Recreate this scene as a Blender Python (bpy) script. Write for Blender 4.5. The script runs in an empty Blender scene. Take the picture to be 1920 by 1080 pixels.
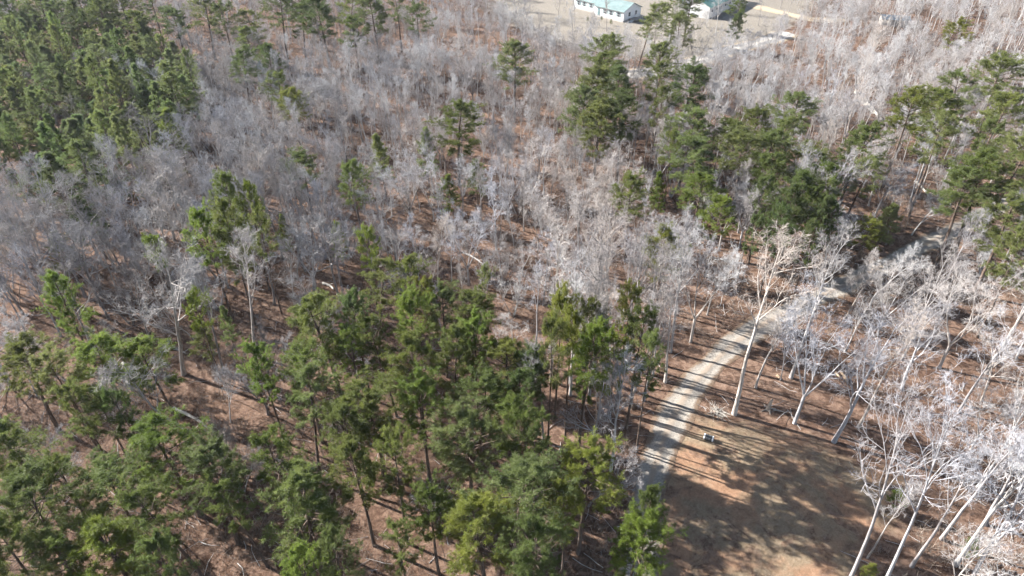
import bpy, math, random
import numpy as np

# ------------------------------------------------------------------ camera, sky, sun, exposure
SC = bpy.context.scene
COL = SC.collection
HAZE = 0.00008
CAM_H, PITCH, FPX = 60.0, math.radians(36.0), 1280.0
cam_d = bpy.data.cameras.new("camera")
cam = bpy.data.objects.new("camera", cam_d); COL.objects.link(cam)
cam.location = (0, 0, CAM_H); cam.rotation_euler = (math.pi/2-PITCH, 0, 0)
cam_d.sensor_width = 36.0; cam_d.lens = 24.0; cam_d.clip_end = 5000
SC.camera = cam

SUN_EL = math.radians(29.0)
SHADOW_AZ = math.radians(-25.0)                      # ground direction in which shadows run
world = bpy.data.worlds.new("World"); SC.world = world; world.use_nodes = True
wn = world.node_tree.nodes; wl = world.node_tree.links
bg = wn["Background"]; sky = wn.new("ShaderNodeTexSky"); sky.sky_type = 'NISHITA'
sky.sun_disc = False; sky.sun_elevation = SUN_EL
sx, sy = -math.cos(SHADOW_AZ), -math.sin(SHADOW_AZ)
sky.sun_rotation = math.atan2(sx, sy)
sky.air_density = 1.0; sky.dust_density = 1.0
wl.new(sky.outputs[0], bg.inputs[0]); bg.inputs[1].default_value = 0.055
sun_d = bpy.data.lights.new("sun", 'SUN'); sun_d.energy = 5.0; sun_d.angle = math.radians(0.53); sun_d.color = (1.0, 0.965, 0.915)
sun = bpy.data.objects.new("sun", sun_d); COL.objects.link(sun)
sun.rotation_euler = (math.pi/2-SUN_EL, 0, math.atan2(sy, sx)+math.pi/2)
sun.location = (-80, 40, 90)
SC.view_settings.view_transform = 'Standard'; SC.view_settings.look = 'None'
SC.view_settings.exposure = 2.02; SC.view_settings.gamma = 1.0
SC.render.engine = 'CYCLES'
SC.cycles.max_bounces = 4; SC.cycles.diffuse_bounces = 2; SC.cycles.glossy_bounces = 1
SC.cycles.transmission_bounces = 2; SC.cycles.volume_bounces = 0; SC.cycles.transparent_max_bounces = 4
SC.cycles.use_denoising = True; SC.cycles.denoiser = 'OPENIMAGEDENOISE'; SC.cycles.denoising_input_passes = 'RGB_ALBEDO_NORMAL'; SC.cycles.denoising_prefilter = 'ACCURATE'
SC.cycles.debug_use_spatial_splits = True
SC.cycles.use_adaptive_sampling = True; SC.cycles.adaptive_threshold = 0.03
SC.cycles.caustics_reflective = False; SC.cycles.caustics_refractive = False

# ------------------------------------------------------------------ helpers
def at(px, py, z=0.0):
    """where the sight line through a photograph pixel meets height z"""
    x = (px-960)/FPX; y = (540-py)/FPX
    dy = math.cos(PITCH)+y*math.sin(PITCH); dz = -math.sin(PITCH)+y*math.cos(PITCH)
    t = (z-CAM_H)/dz
    return (x*t, dy*t)
def depth_at(py, z=0.0):
    y = (540-py)/FPX
    return (z-CAM_H)/(-math.sin(PITCH)+y*math.cos(PITCH))
def pix(X, Y, Z=0.0):
    d = Y*math.cos(PITCH)-(Z-CAM_H)*math.sin(PITCH)
    u = Y*math.sin(PITCH)+(Z-CAM_H)*math.cos(PITCH)
    return (960+FPX*X/d, 540-FPX*u/d)

def terrain(x, y):
    return 0.35*np.sin(x*0.045+1.0)*np.cos(y*0.038)+0.18*np.sin(x*0.11+y*0.07)+0.1*np.sin(y*0.19-x*0.05)

class MB:
    """collects geometry into one mesh"""
    def __init__(s): s.v=[]; s.q=[]; s.t=[]; s.n=0; s.mq=[]; s.mt=[]
    def add(s, v, q=None, t=None, m=0):
        v=np.asarray(v,float).reshape(-1,3); s.v.append(v)
        if q is not None and len(q): q=np.asarray(q).reshape(-1,4); s.q.append(q+s.n); s.mq.append(np.full(len(q),m))
        if t is not None and len(t): t=np.asarray(t).reshape(-1,3); s.t.append(t+s.n); s.mt.append(np.full(len(t),m))
        s.n+=len(v)
    def box(s, c, size, rz=0.0, m=0):
        x,y,z=[h/2 for h in size]
        P=np.array([[-x,-y,-z],[x,-y,-z],[x,y,-z],[-x,y,-z],[-x,-y,z],[x,-y,z],[x,y,z],[-x,y,z]])
        ca,sa=math.cos(rz),math.sin(rz); R=np.array([[ca,-sa,0],[sa,ca,0],[0,0,1]])
        s.add(P@R.T+np.array(c), [[0,3,2,1],[4,5,6,7],[0,1,5,4],[1,2,6,5],[2,3,7,6],[3,0,4,7]], m=m)
    def tubes(s, pts, rad, sides):
        """pts (n,k,3), rad (n,k): n separate tubes; sides 2 gives ribbons"""
        n,k,_=pts.shape
        d=np.gradient(pts,axis=1) if k>2 else np.repeat((pts[:,1:]-pts[:,:1]),2,axis=1)
        d/=np.linalg.norm(d,axis=2,keepdims=True)+1e-9
        ref=np.where(np.abs(d[:,:1,2:3])>0.8, np.array([1.,0,0]), np.array([0,0,1.]))
        ref=np.repeat(ref,k,axis=1)
        a=np.cross(d,ref); a/=np.linalg.norm(a,axis=2,keepdims=True)+1e-9
        b=np.cross(d,a)
        if sides==2:
            ph=RNG.uniform(0,math.pi,(n,1,1)); e=a*np.cos(ph)+b*np.sin(ph)
            ring=np.stack([pts-e*rad[...,None], pts+e*rad[...,None]],axis=2)
        else:
            an=np.arange(sides)*2*math.pi/sides
            ring=pts[:,:,None,:]+rad[:,:,None,None]*(a[:,:,None,:]*np.cos(an)[None,None,:,None]+b[:,:,None,:]*np.sin(an)[None,None,:,None])
        idx=np.arange(n*k*sides).reshape(n,k,sides)
        if sides==2:
            q=np.stack([idx[:,:-1,0],idx[:,:-1,1],idx[:,1:,1],idx[:,1:,0]],axis=-1)
        else:
            nx=np.roll(idx,-1,axis=2)
            q=np.stack([idx[:,:-1],nx[:,:-1],nx[:,1:],idx[:,1:]],axis=-1)
        s.add(ring.reshape(-1,3), q.reshape(-1,4))
    def mesh(s, name, mats, smooth=False):
        me=bpy.data.meshes.new(name)
        v=np.concatenate(s.v); q=np.concatenate(s.q) if s.q else np.zeros((0,4),int); t=np.concatenate(s.t) if s.t else np.zeros((0,3),int)
        me.vertices.add(len(v)); me.vertices.foreach_set("co", v.astype(np.float32).ravel())
        me.loops.add(q.size+t.size); me.loops.foreach_set("vertex_index", np.concatenate([q.ravel(),t.ravel()]).astype(np.int32))
        me.polygons.add(len(q)+len(t))
        st=np.concatenate([np.arange(len(q))*4, q.size+np.arange(len(t))*3]).astype(np.int32)
        me.polygons.foreach_set("loop_start", st)
        mi=np.concatenate((s.mq or [np.zeros(0)])+(s.mt or [np.zeros(0)])).astype(np.int32)
        me.polygons.foreach_set("material_index", mi)
        me.polygons.foreach_set("use_smooth", np.full(len(q)+len(t), smooth))
        for m in (mats if isinstance(mats,(list,tuple)) else [mats]): me.materials.append(m)
        me.update(calc_edges=True)
        return me
def link(name, me, parent=None, loc=(0,0,0), rz=0.0):
    o=bpy.data.objects.new(name, me); COL.objects.link(o)
    o.location=loc; o.rotation_euler=(0,0,rz)
    if parent: o.parent=parent
    return o
def tag(o, label=None, cat=None, group=None, kind=None):
    if label: o["label"]=label
    if cat: o["category"]=cat
    if group: o["group"]=group
    if kind: o["kind"]=kind
    return o

RNG=np.random.default_rng(11)
random.seed(5)

# ------------------------------------------------------------------ materials
def mat(name):
    m=bpy.data.materials.new(name); m.use_nodes=True
    nt=m.node_tree; return m, nt.nodes, nt.links, nt.nodes["Principled BSDF"]
def ramp(n, stops):
    r=n.new("ShaderNodeValToRGB"); e=r.color_ramp.elements
    while len(e)<len(stops): e.new(0.5)
    for el,(p,c) in zip(e,stops): el.position=p; el.color=(*c,1)
    return r
def noise(n,l,scale,detail=4.0,rough=0.55,vec=None,dist=0.0):
    t=n.new("ShaderNodeTexNoise"); t.inputs["Scale"].default_value=scale; t.inputs["Detail"].default_value=detail
    t.inputs["Roughness"].default_value=rough; t.inputs["Distortion"].default_value=dist
    if vec is not None: l.new(vec,t.inputs["Vector"])
    return t
def mix(n,l,a,b,f,mode='MIX'):
    m=n.new("ShaderNodeMix"); m.data_type='RGBA'; m.blend_type=mode
    for sock,val in ((m.inputs[6],a),(m.inputs[7],b),(m.inputs[0],f)):
        if hasattr(val,"links"): l.new(val,sock)
        elif isinstance(val,(tuple,list)): sock.default_value=(*val,1)
        else: sock.default_value=val
    return m.outputs[2]
def mathn(n,l,op,a,b=None,clamp=False):
    m=n.new("ShaderNodeMath"); m.operation=op; m.use_clamp=clamp
    for i,v in enumerate((a,b)):
        if v is None: continue
        if hasattr(v,"links"): l.new(v,m.inputs[i])
        else: m.inputs[i].default_value=v
    return m.outputs[0]
def plain(name, col, rough=0.8, var=0.15, scale=3.0, metal=0.0):
    m,n,l,p=mat(name)
    tc=n.new("ShaderNodeTexCoord"); t=noise(n,l,scale,5,0.6,tc.outputs["Object"])
    r=ramp(n,[(0.3,tuple(c*(1-var) for c in col)),(0.7,tuple(min(1,c*(1+var)) for c in col))])
    l.new(t.outputs["Fac"],r.inputs[0]); l.new(r.outputs[0],p.inputs["Base Color"])
    p.inputs["Roughness"].default_value=rough; p.inputs["Metallic"].default_value=metal
    p.inputs["Specular IOR Level"].default_value=0.25
    return m

def bark(name, dark, light, zs=0.6, tint=True):
    m,n,l,p=mat(name)
    tc=n.new("ShaderNodeTexCoord"); mp=n.new("ShaderNodeMapping"); mp.inputs["Scale"].default_value=(5,5,zs)
    l.new(tc.outputs["Object"],mp.inputs["Vector"])
    t=noise(n,l,1.6,5,0.65,mp.outputs["Vector"])
    r=ramp(n,[(0.32,dark),(0.68,light)]); l.new(t.outputs["Fac"],r.inputs[0])
    oi=n.new("ShaderNodeObjectInfo")
    c=r.outputs[0]
    if tint:
        c=mix(n,l,c,oi.outputs["Color"],1.0,'MULTIPLY')
        rv=ramp(n,[(0.0,(.66,.64,.64)),(.3,(.94,.89,.85)),(.6,(.98,.98,1.0)),(1.0,(1.15,1.15,1.15))]); l.new(oi.outputs["Random"],rv.inputs[0])
        c=mix(n,l,c,rv.outputs[0],1.0,'MULTIPLY')
    l.new(c,p.inputs["Base Color"]); p.inputs["Roughness"].default_value=0.9; p.inputs["Specular IOR Level"].default_value=0.15
    return m
M_PINEBARK=bark("pine_bark",(0.055,0.040,0.032),(0.17,0.125,0.10),0.8,False)
M_BARK=bark("grey_bark",(0.24,0.226,0.215),(0.52,0.50,0.48),0.5)
M_TWIG=bark("twig_bark",(0.33,0.322,0.318),(0.50,0.492,0.488),0.5)
M_BRUSH=bark("brush_bark",(0.11,0.085,0.068),(0.30,0.255,0.215),0.5,False)

def needles(name, c0, c1):
    m,n,l,p=mat(name)
    tc=n.new("ShaderNodeTexCoord"); t=noise(n,l,0.9,3,0.6,tc.outputs["Object"])
    r=ramp(n,[(0.3,c0),(0.72,c1)]); l.new(t.outputs["Fac"],r.inputs[0])
    oi=n.new("ShaderNodeObjectInfo"); c=mix(n,l,r.outputs[0],oi.outputs["Color"],1.0,'MULTIPLY')
    l.new(c,p.inputs["Base Color"]); p.inputs["Roughness"].default_value=0.55; p.inputs["Specular IOR Level"].default_value=0.3
    tr=n.new("ShaderNodeBsdfTranslucent"); l.new(c,tr.inputs["Color"])
    ms=n.new("ShaderNodeMixShader"); ms.inputs[0].default_value=0.5
    l.new(p.outputs[0],ms.inputs[1]); l.new(tr.outputs[0],ms.inputs[2])
    l.new(ms.outputs[0],n["Material Output"].inputs["Surface"])
    return m
M_NEEDLE=needles("pine_needles",(0.094,0.122,0.033),(0.168,0.194,0.056))

# ground: leaf litter, rough grass and clay of the clearing, dry yard grass, bare dirt (masks are real patches of ground)
def ground_mat():
    m,n,l,p=mat("forest_floor")
    tc=n.new("ShaderNodeTexCoord"); v=tc.outputs["Object"]
    big=noise(n,l,0.05,4,0.6,v); mid=noise(n,l,0.45,5,0.65,v); fine=noise(n,l,4.5,6,0.75,v); speck=noise(n,l,1.4,6,0.8,v,0.6)
    lit=ramp(n,[(0.30,(0.070,0.045,0.033)),(0.46,(0.165,0.106,0.077)),(0.60,(0.250,0.174,0.130)),(0.74,(0.355,0.278,0.222))])
    f=mathn(n,l,'ADD',mathn(n,l,'MULTIPLY',fine.outputs["Fac"],0.45),mathn(n,l,'MULTIPLY',speck.outputs["Fac"],0.55)); l.new(f,lit.inputs[0])
    bigr=ramp(n,[(0.3,(0.86,0.80,0.76)),(0.7,(1.06,1.06,1.06))]); l.new(big.outputs["Fac"],bigr.inputs[0])
    col=mix(n,l,lit.outputs[0],bigr.outputs[0],1.0,'MULTIPLY')
    hum=ramp(n,[(0.44,(0.42,0.38,0.36)),(0.56,(1,1,1))]); hn=noise(n,l,0.9,6,0.7,v,0.8); l.new(hn.outputs["Fac"],hum.inputs[0])
    col=mix(n,l,col,hum.outputs[0],0.85,'MULTIPLY')
    gr=ramp(n,[(0.30,(0.100,0.072,0.044)),(0.48,(0.205,0.152,0.100)),(0.72,(0.320,0.252,0.182))]); l.new(f,gr.inputs[0])
    clay=ramp(n,[(0.3,(0.16,0.082,0.048)),(0.55,(0.31,0.178,0.110)),(0.8,(0.40,0.275,0.190))]); l.new(f,clay.inputs[0])
    pat=noise(n,l,0.16,4,0.6,v,0.4)
    patr=ramp(n,[(0.46,(0,0,0)),(0.60,(1,1,1))]); l.new(pat.outputs["Fac"],patr.inputs[0])
    at_c=n.new("ShaderNodeAttribute"); at_c.attribute_name="ground_mask"
    sep=n.new("ShaderNodeSeparateColor"); l.new(at_c.outputs["Color"],sep.inputs[0])
    jit=mathn(n,l,'MULTIPLY',mathn(n,l,'SUBTRACT',mid.outputs["Fac"],0.5),1.1)
    def msk(o):
        return mathn(n,l,'MULTIPLY',mathn(n,l,'SUBTRACT',mathn(n,l,'ADD',o,jit),0.35),3.0,True)
    turf=mix(n,l,gr.outputs[0],clay.outputs[0],mathn(n,l,'MULTIPLY',patr.outputs[0],0.8))
    drift=noise(n,l,0.33,5,0.7,v,1.2); dr2=ramp(n,[(0.52,(0,0,0)),(0.60,(1,1,1))]); l.new(drift.outputs["Fac"],dr2.inputs[0])
    turf=mix(n,l,turf,col,mathn(n,l,'MULTIPLY',dr2.outputs[0],0.75))
    col=mix(n,l,col,turf,msk(sep.outputs[0]))
    yd=ramp(n,[(0.28,(0.125,0.108,0.088)),(0.5,(0.205,0.182,0.152)),(0.75,(0.28,0.258,0.222))]); l.new(f,yd.inputs[0])
    col=mix(n,l,col,yd.outputs[0],msk(sep.outputs[1]))
    dt=ramp(n,[(0.3,(0.15,0.088,0.056)),(0.7,(0.28,0.185,0.13))]); l.new(f,dt.inputs[0])
    col=mix(n,l,col,dt.outputs[0],msk(sep.outputs[2]))
    l.new(col,p.inputs["Base Color"]); p.inputs["Roughness"].default_value=0.95; p.inputs["Specular IOR Level"].default_value=0.1
    bp=n.new("ShaderNodeBump"); bp.inputs["Strength"].default_value=0.9; bp.inputs["Distance"].default_value=0.25
    l.new(f,bp.inputs["Height"]); l.new(bp.outputs[0],p.inputs["Normal"])
    return m
M_GROUND=ground_mat()

def road_mat(name, c_lo, c_hi, edge, strip):
    m,n,l,p=mat(name)
    tc=n.new("ShaderNodeTexCoord"); v=tc.outputs["Object"]
    fine=noise(n,l,5.0,6,0.75,v); mid=noise(n,l,0.7,5,0.65,v)
    r=ramp(n,[(0.3,c_lo),(0.7,c_hi)]); l.new(fine.outputs["Fac"],r.inputs[0])
    a=n.new("ShaderNodeAttribute"); a.attribute_name="across"          # -1 .. 1 over the width
    ab=mathn(n,l,'ABSOLUTE',a.outputs["Fac"])
    jit=mathn(n,l,'MULTIPLY',mathn(n,l,'SUBTRACT',mid.outputs["Fac"],0.5),0.9)
    e=ramp(n,[(0.62,(0,0,0)),(0.88,(1,1,1))]); l.new(mathn(n,l,'ADD',ab,jit),e.inputs[0])
    s=ramp(n,[(0.10,(1,1,1)),(0.26,(0,0,0))]); l.new(mathn(n,l,'ADD',ab,mathn(n,l,'MULTIPLY',jit,0.4)),s.inputs[0])
    c=mix(n,l,r.outputs[0],strip,mathn(n,l,'MULTIPLY',s.outputs[0],0.9))
    litter=ramp(n,[(0.3,tuple(x*0.6 for x in edge)),(0.7,tuple(x*1.3 for x in edge))]); l.new(fine.outputs["Fac"],litter.inputs[0])
    c=mix(n,l,c,litter.outputs[0],e.outputs[0])
    l.new(c,p.inputs["Base Color"]); p.inputs["Roughness"].default_value=0.95; p.inputs["Specular IOR Level"].default_value=0.1
    bp=n.new("ShaderNodeBump"); bp.inputs["Strength"].default_value=0.6; bp.inputs["Distance"].default_value=0.12
    l.new(fine.outputs["Fac"],bp.inputs["Height"]); l.new(bp.outputs[0],p.inputs["Normal"])
    return m
M_DRIVE=road_mat("drive_gravel",(0.15,0.134,0.117),(0.38,0.345,0.300),(0.17,0.12,0.085),(0.27,0.22,0.175))
M_ROAD=road_mat("road_gravel",(0.22,0.212,0.20),(0.35,0.335,0.32),(0.33,0.26,0.18),(0.46,0.42,0.37))
M_TRACK=road_mat("track_dirt",(0.30,0.24,0.175),(0.43,0.355,0.27),(0.36,0.29,0.19),(0.44,0.35,0.24))

# ------------------------------------------------------------------ the ground
def poly_px(P): return np.array([at(*p) for p in P])
def sdf_poly(x, y, P):
    """signed distance, positive inside"""
    d=np.full(x.shape,1e9); inside=np.zeros(x.shape,bool); n=len(P)
    for i in range(n):
        a=P[i]; b=P[(i+1)%n]; e=b-a
        t=np.clip(((x-a[0])*e[0]+(y-a[1])*e[1])/(e@e+1e-9),0,1)
        d=np.minimum(d,np.hypot(x-a[0]-t*e[0],y-a[1]-t*e[1]))
        c=((a[1]>y)!=(b[1]>y))&(x<(b[0]-a[0])*(y-a[1])/(b[1]-a[1]+1e-12)+a[0]); inside^=c
    return np.where(inside,d,-d)
def dist_line(x,y,P):
    d=np.full(np.shape(x),1e9)
    for i in range(len(P)-1):
        a=P[i]; e=P[i+1]-a; t=np.clip(((x-a[0])*e[0]+(y-a[1])*e[1])/(e@e+1e-9),0,1)
        d=np.minimum(d,np.hypot(x-a[0]-t*e[0],y-a[1]-t*e[1]))
    return d

CLEARING=poly_px([(1215,1330),(1222,1000),(1232,900),(1252,825),(1280,790),(1340,785),(1420,800),(1490,822),(1570,850),(1690,905),(1675,970),(1610,1030),(1585,1100),(1600,1330)])
OPEN_WOOD=poly_px([(1262,790),(1300,720),(1350,670),(1430,640),(1520,670),(1640,760),(1700,800),(1710,900),(1560,870),(1400,830)])
YARD=poly_px([(915,-60),(1560,-60),(1520,25),(1450,70),(1390,98),(1300,112),(1150,104),(1040,82),(960,45),(920,20)])
STAND=poly_px([(-60,140),(60,90),(200,75),(285,120),(345,165),(392,235),(335,345),(262,385),(195,462),(120,425),(40,388),(-60,352)])   # young pines (bases)
DRIVE=poly_px([(1196,1180),(1200,1080),(1206,985),(1217,920),(1236,850),(1266,775),(1302,718),(1345,672),(1388,636),(1440,603),(1500,573),(1570,540),(1640,508),(1710,475),(1790,436),(1880,385),(1990,330)])
ROAD=poly_px([(1130,150),(1200,138),(1265,124),(1320,111),(1380,92),(1440,74),(1482,60)])
TRACK=poly_px([(1360,-14),(1390,4),(1430,18),(1480,30),(1530,40),(1590,38)])
LANE=poly_px([(-80,340),(10,385),(70,420),(125,448),(180,452)])
HOUSE_SPOT=poly_px([(1070,24),(1170,50),(1215,20),(1100,-40)])
BARN_SPOT=poly_px([(1325,40),(1385,10),(1330,-30),(1275,10)])

def axis(lo,hi,step,far):
    core=np.arange(lo,hi+step,step); out=[]; d=step; p=core[-1]
    while p<far: d*=1.5; p+=d; out.append(p)
    inn=[]; d=step; p=core[0]
    while p>-far: d*=1.5; p-=d; inn.append(p)
    return np.concatenate([inn[::-1],core,out])
gx=axis(-200,200,1.0,3000); gy=axis(20,280,1.0,3000)
X,Y=np.meshgrid(gx,gy)
fade=np.clip(1-(np.maximum(np.abs(X)-200,0)+np.maximum(Y-280,0)+np.maximum(20-Y,0))/200,0,1)
Z=terrain(X,Y)*fade
mb=MB(); nxg,nyg=len(gx),len(gy)
idx=np.arange(nxg*nyg).reshape(nyg,nxg)
mb.add(np.stack([X,Y,Z],-1), np.stack([idx[:-1,:-1],idx[:-1,1:],idx[1:,1:],idx[1:,:-1]],-1))
gm=mb.mesh("ground",M_GROUND,True)
soft=lambda P,w: np.clip(sdf_poly(X,Y,P)/w*0.5+0.5,0,1)
lane=np.clip((2.6-dist_line(X,Y,LANE))/2+0.5,0,1)
msk=np.stack([soft(CLEARING,4.0),soft(YARD,6.0),lane,np.ones_like(X)],-1)
ca=gm.color_attributes.new("ground_mask",'FLOAT_COLOR','POINT'); ca.data.foreach_set("color",msk.astype(np.float32).ravel())
tag(link("ground",gm),"leaf littered woodland floor with a grassy clay clearing",kind="structure")

def smooth_line(P, step):
    """Catmull-Rom through P, resampled"""
    P=np.vstack([2*P[0]-P[1],P,2*P[-1]-P[-2]]); out=[]
    for i in range(1,len(P)-2):
        p0,p1,p2,p3=P[i-1:i+3]; k=max(2,int(np.linalg.norm(p2-p1)/step))
        for t in np.arange(k)/k:
            out.append(0.5*((2*p1)+(-p0+p2)*t+(2*p0-5*p1+4*p2-p3)*t*t+(-p0+3*p1-3*p2+p3)*t**3))
    return np.array(out)
def strip(name, P, width, m, label, lift):
    c=smooth_line(P,1.0); d=np.gradient(c,axis=0); d/=np.linalg.norm(d,axis=1,keepdims=True); nrm=np.stack([-d[:,1],d[:,0]],1)
    k=13; u=np.linspace(-1,1,k)
    wv=width/2*(1+0.12*np.sin(np.arange(len(c))*0.31)+0.08*np.sin(np.arange(len(c))*0.83))
    xy=c[:,None,:]+nrm[:,None,:]*(u[None,:,None]*wv[:,None,None])
    z=terrain(xy[...,0],xy[...,1])+lift
    rut=-0.05*np.exp(-((np.abs(u)-0.42)/0.14)**2)+0.04*np.exp(-(u/0.25)**2)
    z=z+0.055+rut[None,:]-0.05*(np.abs(u)>0.95)
    b=MB(); id2=np.arange(len(c)*k).reshape(len(c),k)
    b.add(np.concatenate([xy,z[...,None]],-1), np.stack([id2[:-1,:-1],id2[1:,:-1],id2[1:,1:],id2[:-1,1:]],-1))
    me=b.mesh(name,m,True)
    a=me.attributes.new("across",'FLOAT','POINT'); a.data.foreach_set("value",np.tile(u,len(c)).astype(np.float32))
    o=link(name,me); tag(o,label,kind="structure")
strip("gravel_drive",DRIVE,3.9,M_DRIVE,"pale rutted gravel drive curving past the clearing",0.02)
strip("gravel_road",ROAD,7.5,M_ROAD,"pale gravel road below the white house",0.02)
strip("dirt_track",TRACK,5.0,M_TRACK,"tan dirt track leading away from the barn",0.02)

# ------------------------------------------------------------------ tree models
def unit(v): return v/(np.linalg.norm(v,axis=-1,keepdims=True)+1e-9)
def limbs(P,D,L,R,nseg,wob,trop,tip=0.35):
    """grow n limbs at once: points (n,nseg+1,3), directions, radii"""
    n=len(P); pts=np.zeros((n,nseg+1,3)); dr=np.zeros_like(pts); pts[:,0]=P; d=unit(D); dr[:,0]=d
    for i in range(nseg):
        d=unit(d+RNG.normal(0,wob,(n,3))+np.array([0,0,trop])); pts[:,i+1]=pts[:,i]+d*(L/nseg)[:,None]; dr[:,i+1]=d
    rad=R[:,None]*np.linspace(1,tip,nseg+1)[None,:]
    return pts,dr,rad
def shoots(pts,dr,rad,L,nch,start,ang,ratio,rr,fall=0.5):
    """children of every limb"""
    n,k,_=pts.shape; t=start+(1-start)*(np.arange(nch)[None,:]+RNG.uniform(0,1,(n,nch)))/nch
    f=t*(k-1); i=np.minimum(f.astype(int),k-2); w=(f-i)[...,None]; r=np.arange(n)[:,None]
    p=pts[r,i]*(1-w)+pts[r,i+1]*w; d=unit(dr[r,i+1]); ra=rad[r,i]*(1-w[...,0])+rad[r,i+1]*w[...,0]
    rv=unit(RNG.normal(0,1,(n,nch,3))); side=unit(rv-(rv*d).sum(-1,keepdims=True)*d)
    a=np.radians(RNG.uniform(ang[0],ang[1],(n,nch,1)))
    nd=d*np.cos(a)+side*np.sin(a)
    nl=L[:,None]*ratio*(1-fall*(t-start)/(1-start))*RNG.uniform(0.65,1.2,(n,nch))
    return p.reshape(-1,3),nd.reshape(-1,3),nl.ravel(),np.minimum(ra*rr,0.9*ra).ravel()

def bare_tree_meshes(kind, seed):
    """leafless tree: trunk with its main limbs, crown of branches and twigs"""
    global RNG
    RNG=np.random.default_rng(seed)
    S={ 'slender':dict(H=19,r=.17,clear=.45,n=(10,5,5,4,2),a0=(18,40),rat=.33,trop=.12,lean=.045),
        'broad':  dict(H=19,r=.24,clear=.32,n=(10,6,5,4,3),a0=(35,66),rat=.48,trop=.09,lean=.06),
        'vase':   dict(H=18,r=.20,clear=.22,n=(6,5,5,4,2),a0=(16,38),rat=.55,trop=.06,lean=.05),
        'tall':   dict(H=24,r=.22,clear=.55,n=(10,5,5,4,2),a0=(20,44),rat=.32,trop=.11,lean=.03),
        'steep':  dict(H=24,r=.22,clear=.42,n=(10,5,5,4,2),a0=(16,32),rat=.50,trop=.06,lean=.04),
        'crooked':dict(H=14,r=.17,clear=.28,n=(8,6,5,4,3),a0=(35,75),rat=.52,trop=.10,lean=.14),
        'sapling':dict(H=9,r=.055,clear=.25,n=(8,5,4,3,0),a0=(22,48),rat=.36,trop=.09,lean=.06),
        'stems':  dict(H=12,r=.095,clear=.22,n=(6,5,4,4,0),a0=(20,46),rat=.40,trop=.10,lean=.10)}[kind]
    T,C=MB(),MB(); H=S['H']
    if kind=='stems':
        k=5; az=RNG.uniform(0,6.28,k); D=np.stack([0.28*np.cos(az),0.28*np.sin(az),np.ones(k)],1)
        P=np.stack([.25*np.cos(az),.25*np.sin(az),np.full(k,-.3)],1); L=RNG.uniform(.7,1,k)*H; R=np.full(k,S['r'])
    elif kind=='vase':
        k=4; az=np.arange(k)*1.57+RNG.uniform(0,.8,k); base=.26*H
        T.tubes(np.array([[[0,0,-.4],[.02,0,.5],[.05,.03,base*.5],[.08,.05,base+.3]]]),np.array([[S['r']*1.5,S['r']*1.15,S['r'],S['r']*.95]]),8)
        D=np.stack([.45*np.cos(az),.45*np.sin(az),np.ones(k)],1); P=np.repeat([[.08,.05,base]],k,0)+D*0; L=RNG.uniform(.75,1,k)*(H-base); R=np.full(k,S['r']*.6)
    else:
        P=np.array([[0,0,-.4]]); D=np.array([[RNG.normal(0,S['lean']),RNG.normal(0,S['lean']),1.]]); L=np.array([H*1.0]); R=np.array([S['r']*1.15])
    pts,dr,rad=limbs(P,D,L,R,10,S['lean']*.6+.012,.03,.14)
    rad[:,0]*=1.3
    T.tubes(pts,rad,7)
    n=S['n']
    p,d,l,r=shoots(pts,dr,rad,L,n[0],S['clear'],S['a0'],S['rat'],.62,.55)
    pts,dr,rad=limbs(p,d,l,np.maximum(r,.032),6,.13,S['trop'],.3); T.tubes(pts,rad,5)
    p,d,l,r=shoots(pts,dr,rad,l,n[1],.22,(25,58),.55,.62); pts,dr,rad=limbs(p,d,l,np.maximum(r,.020),4,.16,S['trop'],.45)
    C.tubes(pts,rad,3)
    p,d,l,r=shoots(pts,dr,rad,l,n[2],.15,(25,60),.58,.68); pts,dr,rad=limbs(p,d,np.maximum(l,.5),np.maximum(r,.0125),3,.18,S['trop'],.6)
    C.tubes(pts,rad,3)
    l=np.maximum(l,.5)
    p,d,l,r=shoots(pts,dr,rad,l,n[3],.12,(25,60),.62,.75,.4); l=np.maximum(l,.42)
    pts,dr,rad=limbs(p,d,l,np.full(len(p),.0105),2,.18,.06,.75); C.tubes(pts,rad,2)
    if n[4]:
        p,d,l,r=shoots(pts,dr,rad,l,n[4],.1,(25,60),.75,.8,.3); l=np.maximum(l,.34)
        pts,dr,rad=limbs(p,d,l,np.full(len(p),.0085),1,.1,.05,.8); C.tubes(pts,rad,2)
    return T.mesh("bare_trunk",M_BARK,True), C.mesh("bare_crown",M_TWIG,False), H

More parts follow.
